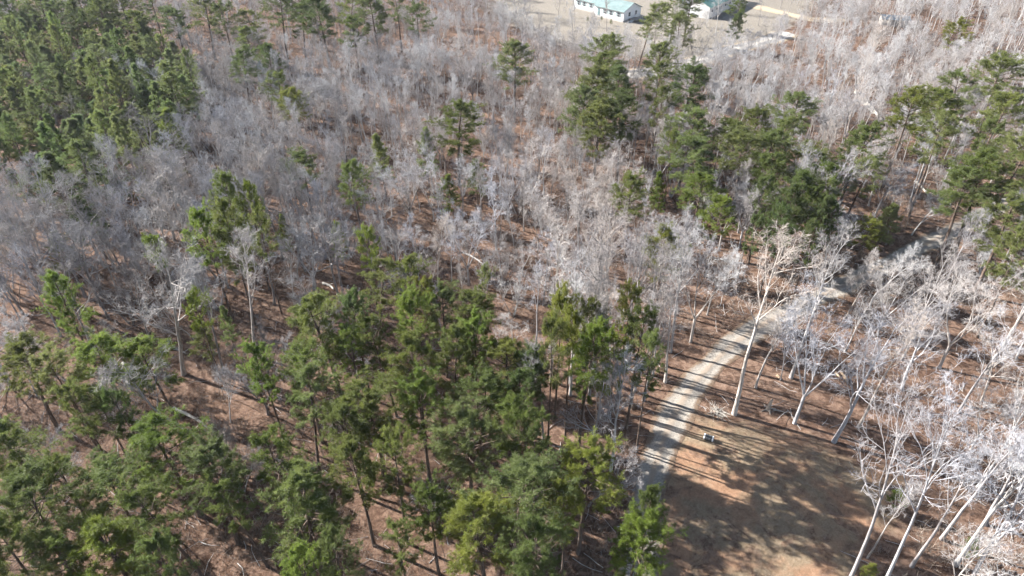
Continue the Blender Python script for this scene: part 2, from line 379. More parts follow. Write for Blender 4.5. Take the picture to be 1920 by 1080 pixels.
def pine_meshes(kind, seed):
    """pine: straight trunk with boughs, crown of needle tufts"""
    global RNG
    RNG=np.random.default_rng(seed)
    S={ 'mature':dict(H=15,r=.19,cb=.56,nb=42,Lm=3.2,peak=.40,el=(-6,58),tuft=18),
        'full':  dict(H=15,r=.20,cb=.44,nb=52,Lm=3.0,peak=.34,el=(-8,55),tuft=18),
        'flat':  dict(H=15,r=.18,cb=.64,nb=36,Lm=3.2,peak=.50,el=(0,56),tuft=19),
        'thin':  dict(H=15,r=.16,cb=.58,nb=28,Lm=2.8,peak=.42,el=(-10,50),tuft=16),
        'young': dict(H=13,r=.12,cb=.30,nb=50,Lm=2.3,peak=.2,el=(5,60),tuft=17)}[kind]
    T,C=MB(),MB(); H=S['H']
    pts,dr,rad=limbs(np.array([[0,0,-.4]]),np.array([[RNG.normal(0,.02),RNG.normal(0,.02),1.]]),np.array([H+.3]),np.array([S['r']*1.1]),12,.014,.02,.16)
    rad[:,0]*=1.25; T.tubes(pts,rad,8)
    nb=S['nb']; t=np.linspace(0,1,nb)**.92; t=np.clip(t+RNG.uniform(-.02,.02,nb),0,.995)
    f=(S['cb']+(1-S['cb'])*t)*12; i=np.minimum(f.astype(int),11); w=(f-i)[:,None]
    P=pts[0,i]*(1-w)+pts[0,i+1]*w
    prof=np.where(t<S['peak'],.55+.45*(t/S['peak']),np.cos((t-S['peak'])/(1-S['peak'])*1.5)**.55)
    if kind=='young': prof=np.where(t<.14,.75+.25*t/.14,(1-(t-.14)/.86)**.6+.1)
    lump=1+.22*np.sin(np.arange(nb)*2.4+RNG.uniform(0,6))
    L=np.maximum(S['Lm']*prof*RNG.uniform(.62,1.12,nb)*lump,.45)
    az=np.arange(nb)*2.39996+RNG.normal(0,.5,nb); el=np.radians(S['el'][0]+(S['el'][1]-S['el'][0])*t**1.2+RNG.normal(0,7,nb))
    D=np.stack([np.cos(az)*np.cos(el),np.sin(az)*np.cos(el),np.sin(el)],1)
    bp,bd,br=limbs(P,D,L,np.clip(.016*L,.014,.06),5,.07,.05,.35); T.tubes(bp,br,4)
    # dead stubs below the crown
    if kind!='young':
        ns=9; ts=RNG.uniform(S['cb']*.55,S['cb'],ns)*12; ii=ts.astype(int); ww=(ts-ii)[:,None]; a=RNG.uniform(0,6.28,ns)
        q,_,qr=limbs(pts[0,ii]*(1-ww)+pts[0,ii+1]*ww,np.stack([np.cos(a),np.sin(a),RNG.uniform(-.2,.3,ns)],1),RNG.uniform(.5,1.8,ns),np.full(ns,.022),3,.1,0); T.tubes(q,qr,3)
    p,d,l,r=shoots(bp,bd,br,L,8,.30,(28,62),.46,.6,.45); d[:,2]=d[:,2]*.75+.08
    l=np.maximum(l,.3)
    sp,sd,sr=limbs(p,d,l,np.full(len(p),.011),3,.1,.07,.6); C_t=MB(); T.tubes(sp,sr,3)
    cs,ds=[],[]
    for fr in (.3,.46,.6,.73,.86,1.0):
        g=fr*3; k=min(int(g),2); u=g-k; cs.append(sp[:,k]*(1-u)+sp[:,k+1]*u); ds.append(sd[:,k+1])
    for fr in (.55,.63,.71,.79,.87,.94,1.0):
        g=fr*5; k=min(int(g),4); u=g-k; cs.append(bp[:,k]*(1-u)+bp[:,k+1]*u); ds.append(bd[:,k+1])
    cs=np.concatenate(cs); ds=np.concatenate(ds); cs=cs+RNG.normal(0,.07,cs.shape)
    keep=RNG.uniform(0,1,len(cs))<.88; cs=cs[keep]; ds=ds[keep]
    k=S['tuft']; m=len(cs)
    ax=unit(ds*.55+np.array([0,0,.45])+unit(RNG.normal(0,1,(m,3)))*.2)
    nd=unit(ax[:,None,:]*.62+unit(RNG.normal(0,1,(m,k,3)))*.9)
    ln=RNG.uniform(.17,.32,(m,k,1)); b0=cs[:,None,:]+nd*.03
    s=unit(np.cross(nd,unit(RNG.normal(0,1,(m,k,3)))))*RNG.uniform(.010,.018,(m,k,1))
    tri=np.stack([b0-s,b0+s,b0+nd*ln],2)
    C.add(tri.reshape(-1,3),t=np.arange(m*k*3).reshape(-1,3))
    rmax=np.percentile(np.hypot(cs[:,0]-pts[0,9,0],cs[:,1]-pts[0,9,1]),86)
    return T.mesh("pine_trunk",M_PINEBARK,True), C.mesh("pine_crown",M_NEEDLE,False), H, 2*rmax

PINE={}
for kind,seeds in (('mature',(1,2,3)),('full',(4,5)),('flat',(6,7)),('thin',(8,9)),('young',(10,11,12))):
    PINE[kind]=[pine_meshes(kind,100+s) for s in seeds]
BARE={}
for kind,seeds in (('slender',(1,2,3)),('broad',(4,5,6)),('vase',(7,8)),('tall',(9,10)),('steep',(17,18)),('crooked',(11,12)),('sapling',(13,14)),('stems',(15,16))):
    BARE[kind]=[bare_tree_meshes(kind,200+s) for s in seeds]
RNG=np.random.default_rng(77)

def tree_parts(root, trunk, crown, sxy, sz, ctint=None, ttint=None):
    a=link("trunk",trunk,root); b=link("crown",crown,root)
    for o in (a,b): o.scale=(sxy,sxy,sz)
    if ctint: b.color=(*ctint,1)
    if ttint: a.color=(*ttint,1)
ORD=["first","second","third","fourth","fifth","sixth","seventh","eighth","ninth","tenth","eleventh","twelfth","thirteenth","fourteenth","fifteenth","sixteenth","seventeenth","eighteenth","nineteenth","twentieth"]
ORD+=["twenty-"+o for o in ORD[:9]]+["thirtieth"]+["thirty-"+o for o in ORD[:9]]
PLACED=[]                                                         # (x, y, clearance)

# ------------------------------------------------------------------ pines (placed by where their crowns stand in the photograph)
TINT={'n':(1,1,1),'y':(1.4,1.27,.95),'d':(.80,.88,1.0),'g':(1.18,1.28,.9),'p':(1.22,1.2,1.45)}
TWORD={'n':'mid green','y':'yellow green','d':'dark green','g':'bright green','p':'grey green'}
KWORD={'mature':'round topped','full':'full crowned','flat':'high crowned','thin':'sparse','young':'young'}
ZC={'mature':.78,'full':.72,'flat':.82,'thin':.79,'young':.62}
PINES=[
 ("pines in the bottom left corner","in the bottom left corner clump",[
   (30,850,100,'full','n'),(50,950,130,'mature','d'),(22,1045,120,'mature','n'),(112,1062,90,'mature','d'),(120,905,80,'thin','n')]),
 ("rounded pines above the bottom edge","in the rounded clump bottom left",[
   (320,838,125,'mature','g'),(393,886,108,'mature','d'),(213,915,122,'flat','n'),(322,948,100,'thin','n'),(205,1045,150,'full','g'),(300,1058,80,'mature','d')]),
 ("pines at the bottom edge","near the bottom edge, left of centre",[
   (520,866,90,'thin','n'),(575,975,145,'full','p'),(585,1082,80,'mature','g'),(752,1030,60,'thin','p'),(810,955,80,'mature','n'),(674,884,86,'mature','n'),(455,935,70,'thin','n'),(640,1050,70,'mature','d')]),
 ("pines by the left edge","in the row by the left edge",[
   (45,692,130,'mature','n'),(112,705,80,'thin','p'),(205,692,108,'mature','g'),(287,690,88,'mature','g'),(150,765,60,'thin','n'),(196,775,72,'thin','d'),(245,775,50,'thin','d')]),
 ("paired pines among the grey trees","in the paired clump on the left",[
   (392,450,58,'mature','g'),(437,458,58,'full','n'),(428,388,48,'mature','n'),(468,402,45,'mature','g'),(492,445,32,'thin','n')]),
 ("pines of the lower middle belt","in the pine belt's upper rows",[
   (692,532,72,'thin','p'),(758,545,66,'thin','n'),(798,566,50,'thin','y'),(830,588,74,'mature','p'),(768,600,66,'flat','g'),(884,594,76,'mature','n'),(614,618,112,'mature','n'),(672,606,60,'mature','d'),(724,635,64,'thin','n')]),
 ("pines in the middle of the belt","in the pine belt's middle rows",[
   (659,664,64,'thin','g'),(574,700,92,'thin','n'),(782,698,90,'mature','n'),(889,648,62,'mature','g'),(850,680,72,'full','p'),(950,673,92,'mature','y'),(992,695,64,'mature','d'),(898,750,104,'mature','n'),(988,750,84,'mature','d')]),
 ("pines in the lower rows of the belt","in the pine belt's lower rows",[
   (698,764,130,'mature','n'),(790,768,86,'mature','g'),(880,842,122,'mature','p'),(975,806,92,'mature','n'),(1010,826,62,'thin','d'),(565,765,90,'thin','p'),(656,806,80,'mature','n'),(742,872,80,'thin','n')]),
 ("big pines beside the drive","beside the drive's lower end",[
   (968,922,150,'mature','p'),(1097,902,108,'mature','y'),(1063,962,66,'mature','y'),(905,1015,158,'mature','y'),(1187,1032,100,'mature','g'),(1208,988,58,'full','d'),(1015,1052,112,'mature','d')]),
 ("pines at the belt's right end","between the pine belt and the drive",[
   (1050,600,36,'flat','y'),(1106,610,58,'mature','n'),(1072,641,56,'flat','y'),(1099,674,78,'mature','g'),(1176,592,52,'thin','y'),(1198,634,72,'thin','n'),(1136,655,46,'thin','d'),(1160,690,46,'thin','g'),(1036,662,42,'thin','n'),(1222,668,44,'thin','p')]),
 ("lone pines in the grey thicket","in the grey thicket right of centre",[
   (1186,366,48,'mature','n'),(1310,366,80,'mature','g'),(1344,409,56,'mature','g')]),
 ("pines in the upper middle","in the upper middle tall group",[
   (1130,105,72,'mature','p'),(1108,182,68,'full','p'),(1156,172,68,'full','d'),(1120,237,88,'full','p'),(1168,217,50,'mature','d'),(1092,215,56,'full','p'),(1142,140,56,'mature','n')]),
 ("pines below the gravel road","just below the gravel road",[
   (1240,122,72,'mature','p'),(1290,162,70,'mature','d'),(1224,160,46,'thin','n'),(1228,205,38,'thin','n'),(1290,242,66,'mature','p'),(1310,302,74,'mature','p'),(1262,272,36,'thin','n')]),
 ("pines of the upper right grove","in the dense right grove's upper half",[
   (1490,212,60,'mature','p'),(1410,238,80,'mature','n'),(1397,282,80,'mature','p'),(1450,288,66,'mature','n'),(1443,328,56,'mature','d'),(1520,308,66,'mature','n'),(1534,340,52,'mature','d'),(1362,262,56,'mature','n'),(1470,258,52,'thin','p'),(1558,352,44,'mature','n')]),
 ("dark pines of the upper right grove","in the dense right grove's lower half",[
   (1493,371,76,'full','d'),(1477,399,62,'full','d'),(1524,388,50,'mature','d'),(1433,374,42,'mature','d'),(1567,418,42,'thin','d'),(1516,458,42,'thin','d'),(1413,440,32,'thin','d'),(1455,430,48,'mature','d'),(1540,420,44,'full','d')]),
 ("pines on the right slope","in the scattered upper right group",[
   (1876,152,76,'mature','p'),(1800,185,60,'thin','p'),(1766,222,70,'full','n'),(1756,270,60,'thin','p'),(1870,227,66,'mature','p'),(1846,272,42,'thin','p')]),
 ("big pines by the right edge","in the big right edge group",[
   (1900,307,76,'mature','p'),(1848,346,100,'mature','n'),(1806,376,90,'mature','p'),(1885,430,112,'mature','p'),(1908,484,70,'mature','p')]),
 ("pines round the white house","between white house and barn",[
   (1235,36,72,'mature','p'),(1264,14,58,'mature','p'),(1204,52,44,'thin','p'),(1278,56,44,'mature','p'),(1292,8,46,'mature','d')]),
 ("pines on the far left rise","just right of the young stand's top",[
   (470,78,74,'full','n'),(452,122,60,'mature','d'),(506,118,54,'full','d'),(486,42,50,'thin','n'),(330,178,66,'full','n'),(522,165,40,'thin','n')]),
 ("far pines along the top left","along the top left edge",[
   (20,28,62,'full','d'),(72,14,50,'mature','d'),(112,36,46,'thin','d'),(150,14,50,'mature','d'),(195,30,46,'full','n'),(235,18,55,'mature','n'),(285,14,50,'thin','d'),(270,52,44,'mature','n')]),
 ("far pines along the top middle","on the top edge left of house",[
   (380,18,52,'mature','n'),(420,34,52,'thin','d'),(522,14,50,'mature','d'),(560,36,52,'mature','n'),(604,30,52,'mature','d'),(640,22,50,'thin','n'),(664,62,40,'thin','d'),(702,26,50,'mature','d'),(746,14,45,'thin','d'),(782,34,40,'thin','d'),(590,2,50,'mature','d')]),
]
SINGLES=[
 ((128,578,62,'full','g'),"narrow bright green pine leaning over grey trees near the left edge"),
 ((372,593,40,'flat','g',13),"small tufted bright green pine beside the forked dark tree"),
 ((386,645,36,'young','p',8),"small pale green pine sapling below the tufted pine on the left"),
 ((428,618,28,'young','p',8),"little pale pine sapling right of the tufted small pine"),
 ((496,698,60,'mature','g',14),"bright green pine standing apart just left of the lower pine belt"),
 ((292,478,32,'flat','g',12),"small round green pine alone in the grey trees on the left"),
 ((120,482,50,'young','p',9),"pale green young evergreen deep in the grey trees by the left edge"),
 ((636,452,28,'young','g',9),"tiny bright green pine left of the middle, above the lower belt"),
 ((692,468,40,'flat','g',13),"small flat topped pine above the left end of the lower belt"),
 ((534,443,22,'young','g',9),"tiny green pine between the paired pines and the middle thicket"),
 ((666,346,46,'mature','n',14),"lone green pine in grey trees left of the tall centre pine"),
 ((570,320,56,'flat','d',12),"dark flat topped pine right of the dirt opening"),
 ((314,316,30,'young','y',10),"small yellow green pine at the edge of the young stand"),
 ((268,348,46,'young','y',8),"low yellowish evergreen at the foot of the young stand"),
 ((855,242,92,'full','n',15.5),"tall dark crowned pine standing alone in the middle of the bare wood"),
 ((895,337,42,'young','p',9),"low pale evergreen below the tall lone pine"),
 ((838,366,32,'young','g',9),"small green pine left of the pale evergreen in the middle"),
 ((1245,480,68,'mature','y',14),"yellow green pine alone in the bare thicket right of centre"),
 ((1236,362,26,'young','g',10),"small green pine beside the lone pines right of the middle"),
 ((965,122,64,'full','p',16),"grey green pine left of the tall upper middle group"),
 ((1606,282,70,'mature','n',16),"round pine on the bare slope right of the dense grove"),
 ((1614,324,52,'thin','p',14),"thin grey green pine right of the dense grove"),
 ((1620,438,90,'mature','y',9),"low yellow green pine at the bend of the drive"),
 ((1658,421,42,'young','p',9),"small grey green pine behind the yellow pine at the drive bend"),
 ((1703,210,62,'flat','y',18),"yellow green high crowned pine on the bare right slope"),
 ((1790,66,38,'mature','y',14),"small yellow green pine alone high on the far right slope"),
 ((1385,16,30,'young','n',11),"small green pine beside the dirt track by the barn"),
 ((1381,50,26,'young','d',10),"dark little pine in the barn's shadow"),
 ((330,44,66,'flat','d',15),"dark mushroom shaped pine standing above the young stand"),
 ((550,196,56,'mature','y',12),"yellow green round pine left of the upper bare wood"),
 ((322,258,60,'young','g',12),"bright green pine on the right edge of the young stand"),
 ((172,418,60,'young','d',11),"dark green pine at the bottom tip of the young stand"),
 ((1683,932,26,'young','g',3.2),"small bright green cedar at the edge of the clearing"),
 ((1632,1068,44,'young','y',3.0),"low olive shrub below the big white tree at the bottom"),
 ((1822,1030,44,'young','p',3.4),"low pale green cedar among the white trees bottom right"),
 ((800,290,30,'young','p',12),"pale green young pine just left of the tall lone pine"),
 ((716,300,34,'young','p',12),"thin pale green young pine in the bare wood left of centre"),
 ((905,545,30,'thin','p',14),"thin pale pine just above the lower belt"),
 ((1128,33,12,'young','d',1.8),"dark shrub below the white house's front door"),
 ((1146,40,13,'young','p',2.0),"pale shrub in front of the white house's right windows"),
 ((1102,34,14,'young','n',1.8),"green shrub in front of the white house's left wing"),
 ((8,430,70,'young','d',8),"dark low evergreen beside the dirt lane at the left edge"),
]
GH={'paired pines among the grey trees':17,'big pines beside the drive':14.5,"pines at the belt's right end":17.5,'pines in the upper middle':16.5,'pines below the gravel road':16,'big pines by the right edge':16,'pines on the right slope':17,'far pines along the top middle':17,'far pines along the top left':16}
def place_pine(e, label, group, ordn=None):
    cx,cy,w,kind,tint=e[:5]
    r=random.Random(int(cx*7+cy*13))
    h=e[5] if len(e)>5 else (GH.get(group) or {'young':11}.get(kind,14.0))*r.uniform(.9,1.1)
    if cy<70 and len(e)<=5: h*=.98
    zc=ZC[kind]*h; x,y=at(cx,cy,zc); wm=(.96 if cy>380 else 1.12)*w*depth_at(cy,zc)/FPX
    v=PINE[kind][r.randrange(len(PINE[kind]))]; sz=h/v[2]; sxy=wm/v[3]
    sxy=min(max(sxy,sz*.6),sz*1.55)
    root=link("pine_tree",None,loc=(x,y,float(terrain(x,y))),rz=r.uniform(0,6.28))
    t=TINT[tint]; j=r.uniform(.9,1.15)
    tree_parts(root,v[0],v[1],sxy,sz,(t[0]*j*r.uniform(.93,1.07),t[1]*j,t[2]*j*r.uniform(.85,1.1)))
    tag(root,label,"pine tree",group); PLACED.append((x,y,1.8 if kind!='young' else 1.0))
for group,where,L in PINES:
    names=[f"{TWORD[e[4]]} {KWORD[e[3]]} pine {where}" for e in L]
    for i,e in enumerate(L):
        same=[k for k in range(len(L)) if names[k]==names[i]]
        lab=names[i]
        if len(same)>1:
            same.sort(key=lambda k:L[k][0]); q=same.index(i)
            lab=f"{TWORD[e[4]]} {KWORD[e[3]]} pine, {ORD[q]} such from left, {where}"
        if len(lab.split())>16: print("LONG",lab)
        place_pine(e,lab,group)
for e,lab in SINGLES: place_pine(e,lab,None)
# the young pine stand: close rows of cone shaped crowns
cell=[]; rr=random.Random(3)
bx0,by0=STAND.min(0); bx1,by1=STAND.max(0)
tries=0
while tries<16000 and len(cell)<165:
    tries+=1; x=rr.uniform(bx0,bx1); y=rr.uniform(by0,by1)
    if sdf_poly(np.array([x]),np.array([y]),STAND)[0]<0: continue
    px,py=pix(x,y,7)
    if px<-40 or py<-30: continue
    if any((x-a)**2+(y-b)**2<(5.6 if rr.random()<.6 else 3.6)**2 for a,b in cell) or any((x-a)**2+(y-b)**2<2.5**2 for a,b,_ in PLACED): continue
    cell.append((x,y))
for x,y in cell:
    v=PINE['young'][rr.randrange(3)] if rr.random()<.55 else PINE[rr.choice(('full','full','mature'))][rr.randrange(2)]; h=rr.choice((rr.uniform(8,12),rr.uniform(11,16.5))); sz=h/v[2]; sxy=sz*rr.uniform(1.0,1.6)*12/h*(1 if v[2]==13 else .82)
    root=link("pine_tree",None,loc=(x,y,float(terrain(x,y))),rz=rr.uniform(0,6.28)); j=rr.uniform(.8,1.5)
    tree_parts(root,v[0],v[1],sxy,sz,(j*rr.uniform(.85,1.1),j*1.03,j*rr.uniform(1.1,1.5)))
    px,py=pix(x,y,h*.6)
    row="top" if py<130 else "upper" if py<190 else "middle" if py<250 else "lower" if py<320 else "bottom"
    side="left" if px<130 else "right" if px>255 else "central"
    tag(root,f"young pine in the {row} {side} part of the dense pine stand","pine tree",f"young pine stand, {row} {side} part")
    PLACED.append((x,y,1.2))

# ------------------------------------------------------------------ leafless trees
BW={'slender':'slender grey leafless tree','broad':'spreading grey leafless tree','vase':'low forked leafless tree','tall':'tall straight leafless tree','steep':'tall steep limbed leafless tree',
    'crooked':'short crooked leafless tree','sapling':'thin bare sapling','stems':'bare tree with several stems'}
HAND_BARE=[
 (1377,776,'tall',24,1.1,"thick pale straight trunk standing at the clearing's corner beside the drive"),
 (1489,795,'vase',17,.95,"bare tree with a split trunk in the middle of the clearing's upper edge"),
 (1562,831,'broad',17,1.0,"stout bare tree with broken limb stubs, lowest in the clearing"),
 (1608,803,'slender',16,1.1,"slim leaning bare tree right of the stout tree in the clearing"),
 (1417,726,'slender',15,1.0,"thin pale tree behind the thick trunk by the drive"),
 (1463,713,'sapling',9,1.2,"thin bent sapling between the drive and the split trunk"),
 (1483,708,'tall',21,1.0,"tall bare tree above the split trunk tree in the clearing"),
 (1592,1092,'steep',22,.85,"big white tree with steep limbs at the clearing's bottom right"),
 (1660,1092,'steep',22,.75,"tall white tree right of the big forked tree at the bottom"),
 (1815,1100,'broad',19,.8,"large white spreading tree in the bottom right corner"),
 (1790,1060,'slender',21,1.0,"slim white tree among the big trees bottom right"),
 (1764,1012,'slender',18,1.0,"slim pale tree behind the big white trees bottom right"),
 (1626,1046,'slender',11,.9,"small white tree at the clearing's lower right edge"),
 (345,705,'broad',18,1.1,"dark forked tree with long limbs left of the pine belt"),
 (482,672,'slender',17,1.1,"slender tree with a fuzzy crown left of the pine belt"),
 (1145,880,'slender',15,1.2,"white barked dead tree beside the drive at the belt's right end"),
 (1110,860,'broad',13,.8,"whitish twiggy tree in front of the airy pine group"),
 (385,835,'crooked',14,1.0,"dark forked bare tree above the rounded pine clump"),
 (1215,190,'tall',16,1.0,"tall forked white tree left of the pines below the gravel road"),
 (770,425,'vase',13,1.2,"wide fan shaped pale tree in the middle of the bare wood"),
 (1085,440,'vase',13,1.1,"fan shaped tree in the centre of the pale thicket"),
 (1295,640,'vase',15,1.0,"white fan shaped tree right of the airy pines by the drive"),
 (1265,590,'vase',14,1.0,"pale tree with raking limbs above the drive's bend"),
 (420,700,'slender',15,1.0,None),(1510,450,'vase',16,1.0,None),
]
def region(px,py):
    if py<70:
        if px<360: return "behind the young pine stand"
        if px<900: return "in far wood left of the house"
        if px<1330: return "round the white house"
        return "at the top of the far pale slope"
    if py<150:
        if px<420: return "at the top of the young pine stand"
        if px<700: return "below the far pines on the upper left"
        if px<930: return "in upper bare wood left of the house"
        if px<1330: return "just below the white house yard"
        if px<1650: return "on the slope above the fallen white trunk"
        return "on the far right slope"
    if py<260:
        if px<620: return "right of the young pine stand"
        if px<860: return "in bare wood left of the lone pine"
        if px<1080: return "in the bare wood above the pale thicket"
        if px<1340: return "under the tall upper middle pines"
        if px<1680: return "on the pale slope above the dense grove"
        return "among the scattered pines by the right edge"
    if py<370:
        if px<250: return "beside the dirt lane on the left"
        if px<560: return "below the young pine stand"
        if px<780: return "in the grey wood left of centre"
        if px<980: return "round the tall lone pine"
        if px<1180: return "at the top of the central pale thicket"
        if px<1400: return "round the lone pines right of the middle"
        if px<1700: return "right of the dense pine grove"
        return "under the big pines by the right edge"
    if py<480:
        if px<180: return "at the left edge below the dirt lane"
        if px<400: return "in the fuzzy mass below the young stand"
        if px<600: return "round the paired pines on the left"
        if px<800: return "in the central bare wood's left half"
        if px<1020: return "in the heart of the pale thicket"
        if px<1220: return "left of the yellow centre pine"
        if px<1420: return "right of the yellow centre pine"
        if px<1700: return "below the dense dark grove"
        return "right of the drive's upper bend"
    if py<600:
        if px<180: return "round the narrow bright pine at the left"
        if px<380: return "left of the forked dark tree"
        if px<600: return "between the paired pines and the belt"
        if px<800: return "just above the pine belt's left half"
        if px<1020: return "just above the pine belt's right half"
        if px<1220: return "in the lower pale thicket"
        if px<1400: return "above the drive's middle bend"
        if px<1600: return "beside the upper drive"
        return "in the twiggy mass right of the drive"
    if py<720:
        if px<250: return "behind the left edge pines"
        if px<520: return "between the left pines and the belt"
        if px<1000: return "within the pine belt"
        if px<1290: return "between the belt and the drive"
        if px<1520: return "at the clearing's top edge"
        if px<1720: return "in the feathery mass above the clearing"
        return "in the brush by the right edge"
    if px<480: return "among the bottom left pines"
    if px<1010: return "among the lower pine belt crowns"
    if px<1260: return "beside the lower drive"
    if px<1760: return "right of the clearing"
    return "among the white trees bottom right"
GREY=[(1,1,1),(.88,.90,.96),(1.08,1.02,.96),(.72,.70,.70),(1.15,1.15,1.15)]
def put_bare(x,y,kind,h,fat,label,group,rz,tint,vi):
    v=BARE[kind][vi%len(BARE[kind])]; s=h/v[2]
    root=link("bare_tree",None,loc=(x,y,float(terrain(x,y))),rz=rz)
    tree_parts(root,v[0],v[1],s*fat,s,tint,tint); tag(root,label,"bare tree",group)
rb=random.Random(21)
bare=[]                                                          # x,y,kind,h,fat
grid={}
def near(x,y,d):
    i,j=int(x//6),int(y//6)
    for a in (-1,0,1):
        for b in (-1,0,1):
            for (u,v2,c) in grid.get((i+a,j+b),()):
                if (x-u)**2+(y-v2)**2<max(d,c)**2: return True
    return False
def keepin(x,y,c): grid.setdefault((int(x//6),int(y//6)),[]).append((x,y,c))
for x,y,c in PLACED: keepin(x,y,c)
for bx,by,kind,h,fat,lab in HAND_BARE:
    x,y=at(bx,by); keepin(x,y,2.5)
    if lab is None: bare.append((x,y,kind,h,fat)); continue
    put_bare(x,y,kind,h,fat,lab,None,rb.uniform(0,6.28),GREY[rb.randrange(3)],rb.randrange(3))
N=34000
cx_=np.array([rb.uniform(-215,215) for _ in range(N)]); cy_=np.array([rb.uniform(26,290) for _ in range(N)])
sd_clear=np.maximum(sdf_poly(cx_,cy_,CLEARING),sdf_poly(cx_,cy_,OPEN_WOOD)); sd_yard=sdf_poly(cx_,cy_,YARD); sd_stand=sdf_poly(cx_,cy_,STAND)
d_road=np.minimum(np.minimum(dist_line(cx_,cy_,DRIVE)-2.9,dist_line(cx_,cy_,ROAD)-4.2),np.minimum(dist_line(cx_,cy_,TRACK)-3.5,dist_line(cx_,cy_,LANE)-3.2))
sd_house=np.maximum(sdf_poly(cx_,cy_,HOUSE_SPOT),sdf_poly(cx_,cy_,BARN_SPOT))
for i in range(N):
    x,y=cx_[i],cy_[i]
    px,py=pix(x,y,0); tx,ty=pix(x,y,16)
    if tx<-140 or tx>2020 or ty>1120 or py<-45: continue
    if sd_clear[i]>-.8 or d_road[i]<0 or sd_house[i]>-3: continue
    if sd_stand[i]>-1 and rb.random()<.96: continue
    if sd_yard[i]>0 and rb.random()<.93: continue
    thin=980<px<1420 and py<128
    if thin and rb.random()<.45: continue
    # how thick the wood stands, by place
    if py>720 and px<1240: d=4.6
    elif 600<py<=720 and px<1240: d=4.8
    elif px>1250 and py>520: d=4.3
    elif py<150: d=4.7
    elif 620<px<1400: d=3.25
    elif px<620: d=2.75
    else: d=3.5
    lin=640<py<870 and 0<d_road[i]<13 and px<1300
    if lin: d=2.1
    if px>1250 and py>720 and sd_clear[i]>-4: continue
    if py>1040 and px<1560: continue
    if near(x,y,d*rb.uniform(.75,1.25)): continue
    keepin(x,y,1.2)
    if px>1500 and py>600: kinds=('vase','steep','tall','slender','steep','broad')
    elif 0: kinds=()
    elif px>1300 and py<400: kinds=('slender','tall','vase','slender','slender','stems')
    elif 760<px<=1400 and py<640: kinds=('vase','slender','slender','stems','crooked','vase','slender','sapling')
    elif px<=760: kinds=('broad','crooked','slender','broad','stems','broad','slender')
    else: kinds=('slender','stems','crooked','sapling','broad')
    if py>700 and px<1150: kinds=('stems','crooked','sapling','crooked')
    if lin: kinds=('slender','tall','tall')
    if thin: kinds=('sapling','slender','stems')
    k=rb.choice(kinds); h0={'slender':16,'broad':15,'vase':15.5,'tall':21,'steep':20,'crooked':12,'sapling':8,'stems':10.5}[k]
    bare.append((x,y,k,h0*rb.uniform(.5,.84)*(1.35 if lin else 1.15 if px>1250 and py>560 else 1.28 if px<640 and 360<py<740 else 1),rb.uniform(.85,1.2)))
def shows(b):
    px,py=pix(b[0],b[1],b[3]*.65)
    return -20<px<1940 and -10<py<1085
vis=[b for b in bare if shows(b)]; rest=[b for b in bare if not shows(b)]
vis.sort(key=lambda b:-(b[3]*(1.25 if b[2] in('broad','vase','tall') else 1.0))/math.hypot(b[0],b[1],CAM_H-b[3]*.6))
N_IND=275
for x,y,k,h,fat in vis[:N_IND]:
    px,py=pix(x,y); g=region(px,py)
    pale=px>1250
    put_bare(x,y,k,h,fat,f"{BW[k]} {g}",f"leafless trees {g}",rb.uniform(0,6.28),[c*(.84 if px<760 or (px>1250 and py>520 and px<1600) else 1) for c in GREY[rb.choice((0,1,2,3))]],rb.randrange(3))  # darker tint on the left paints in backlit shade; right band just less white
rest+=vis[N_IND:]
print("PINES",sum(1 for o in COL.objects if o.name.startswith("pine_tree")),"BARE",len(bare),"stuff",len(rest))

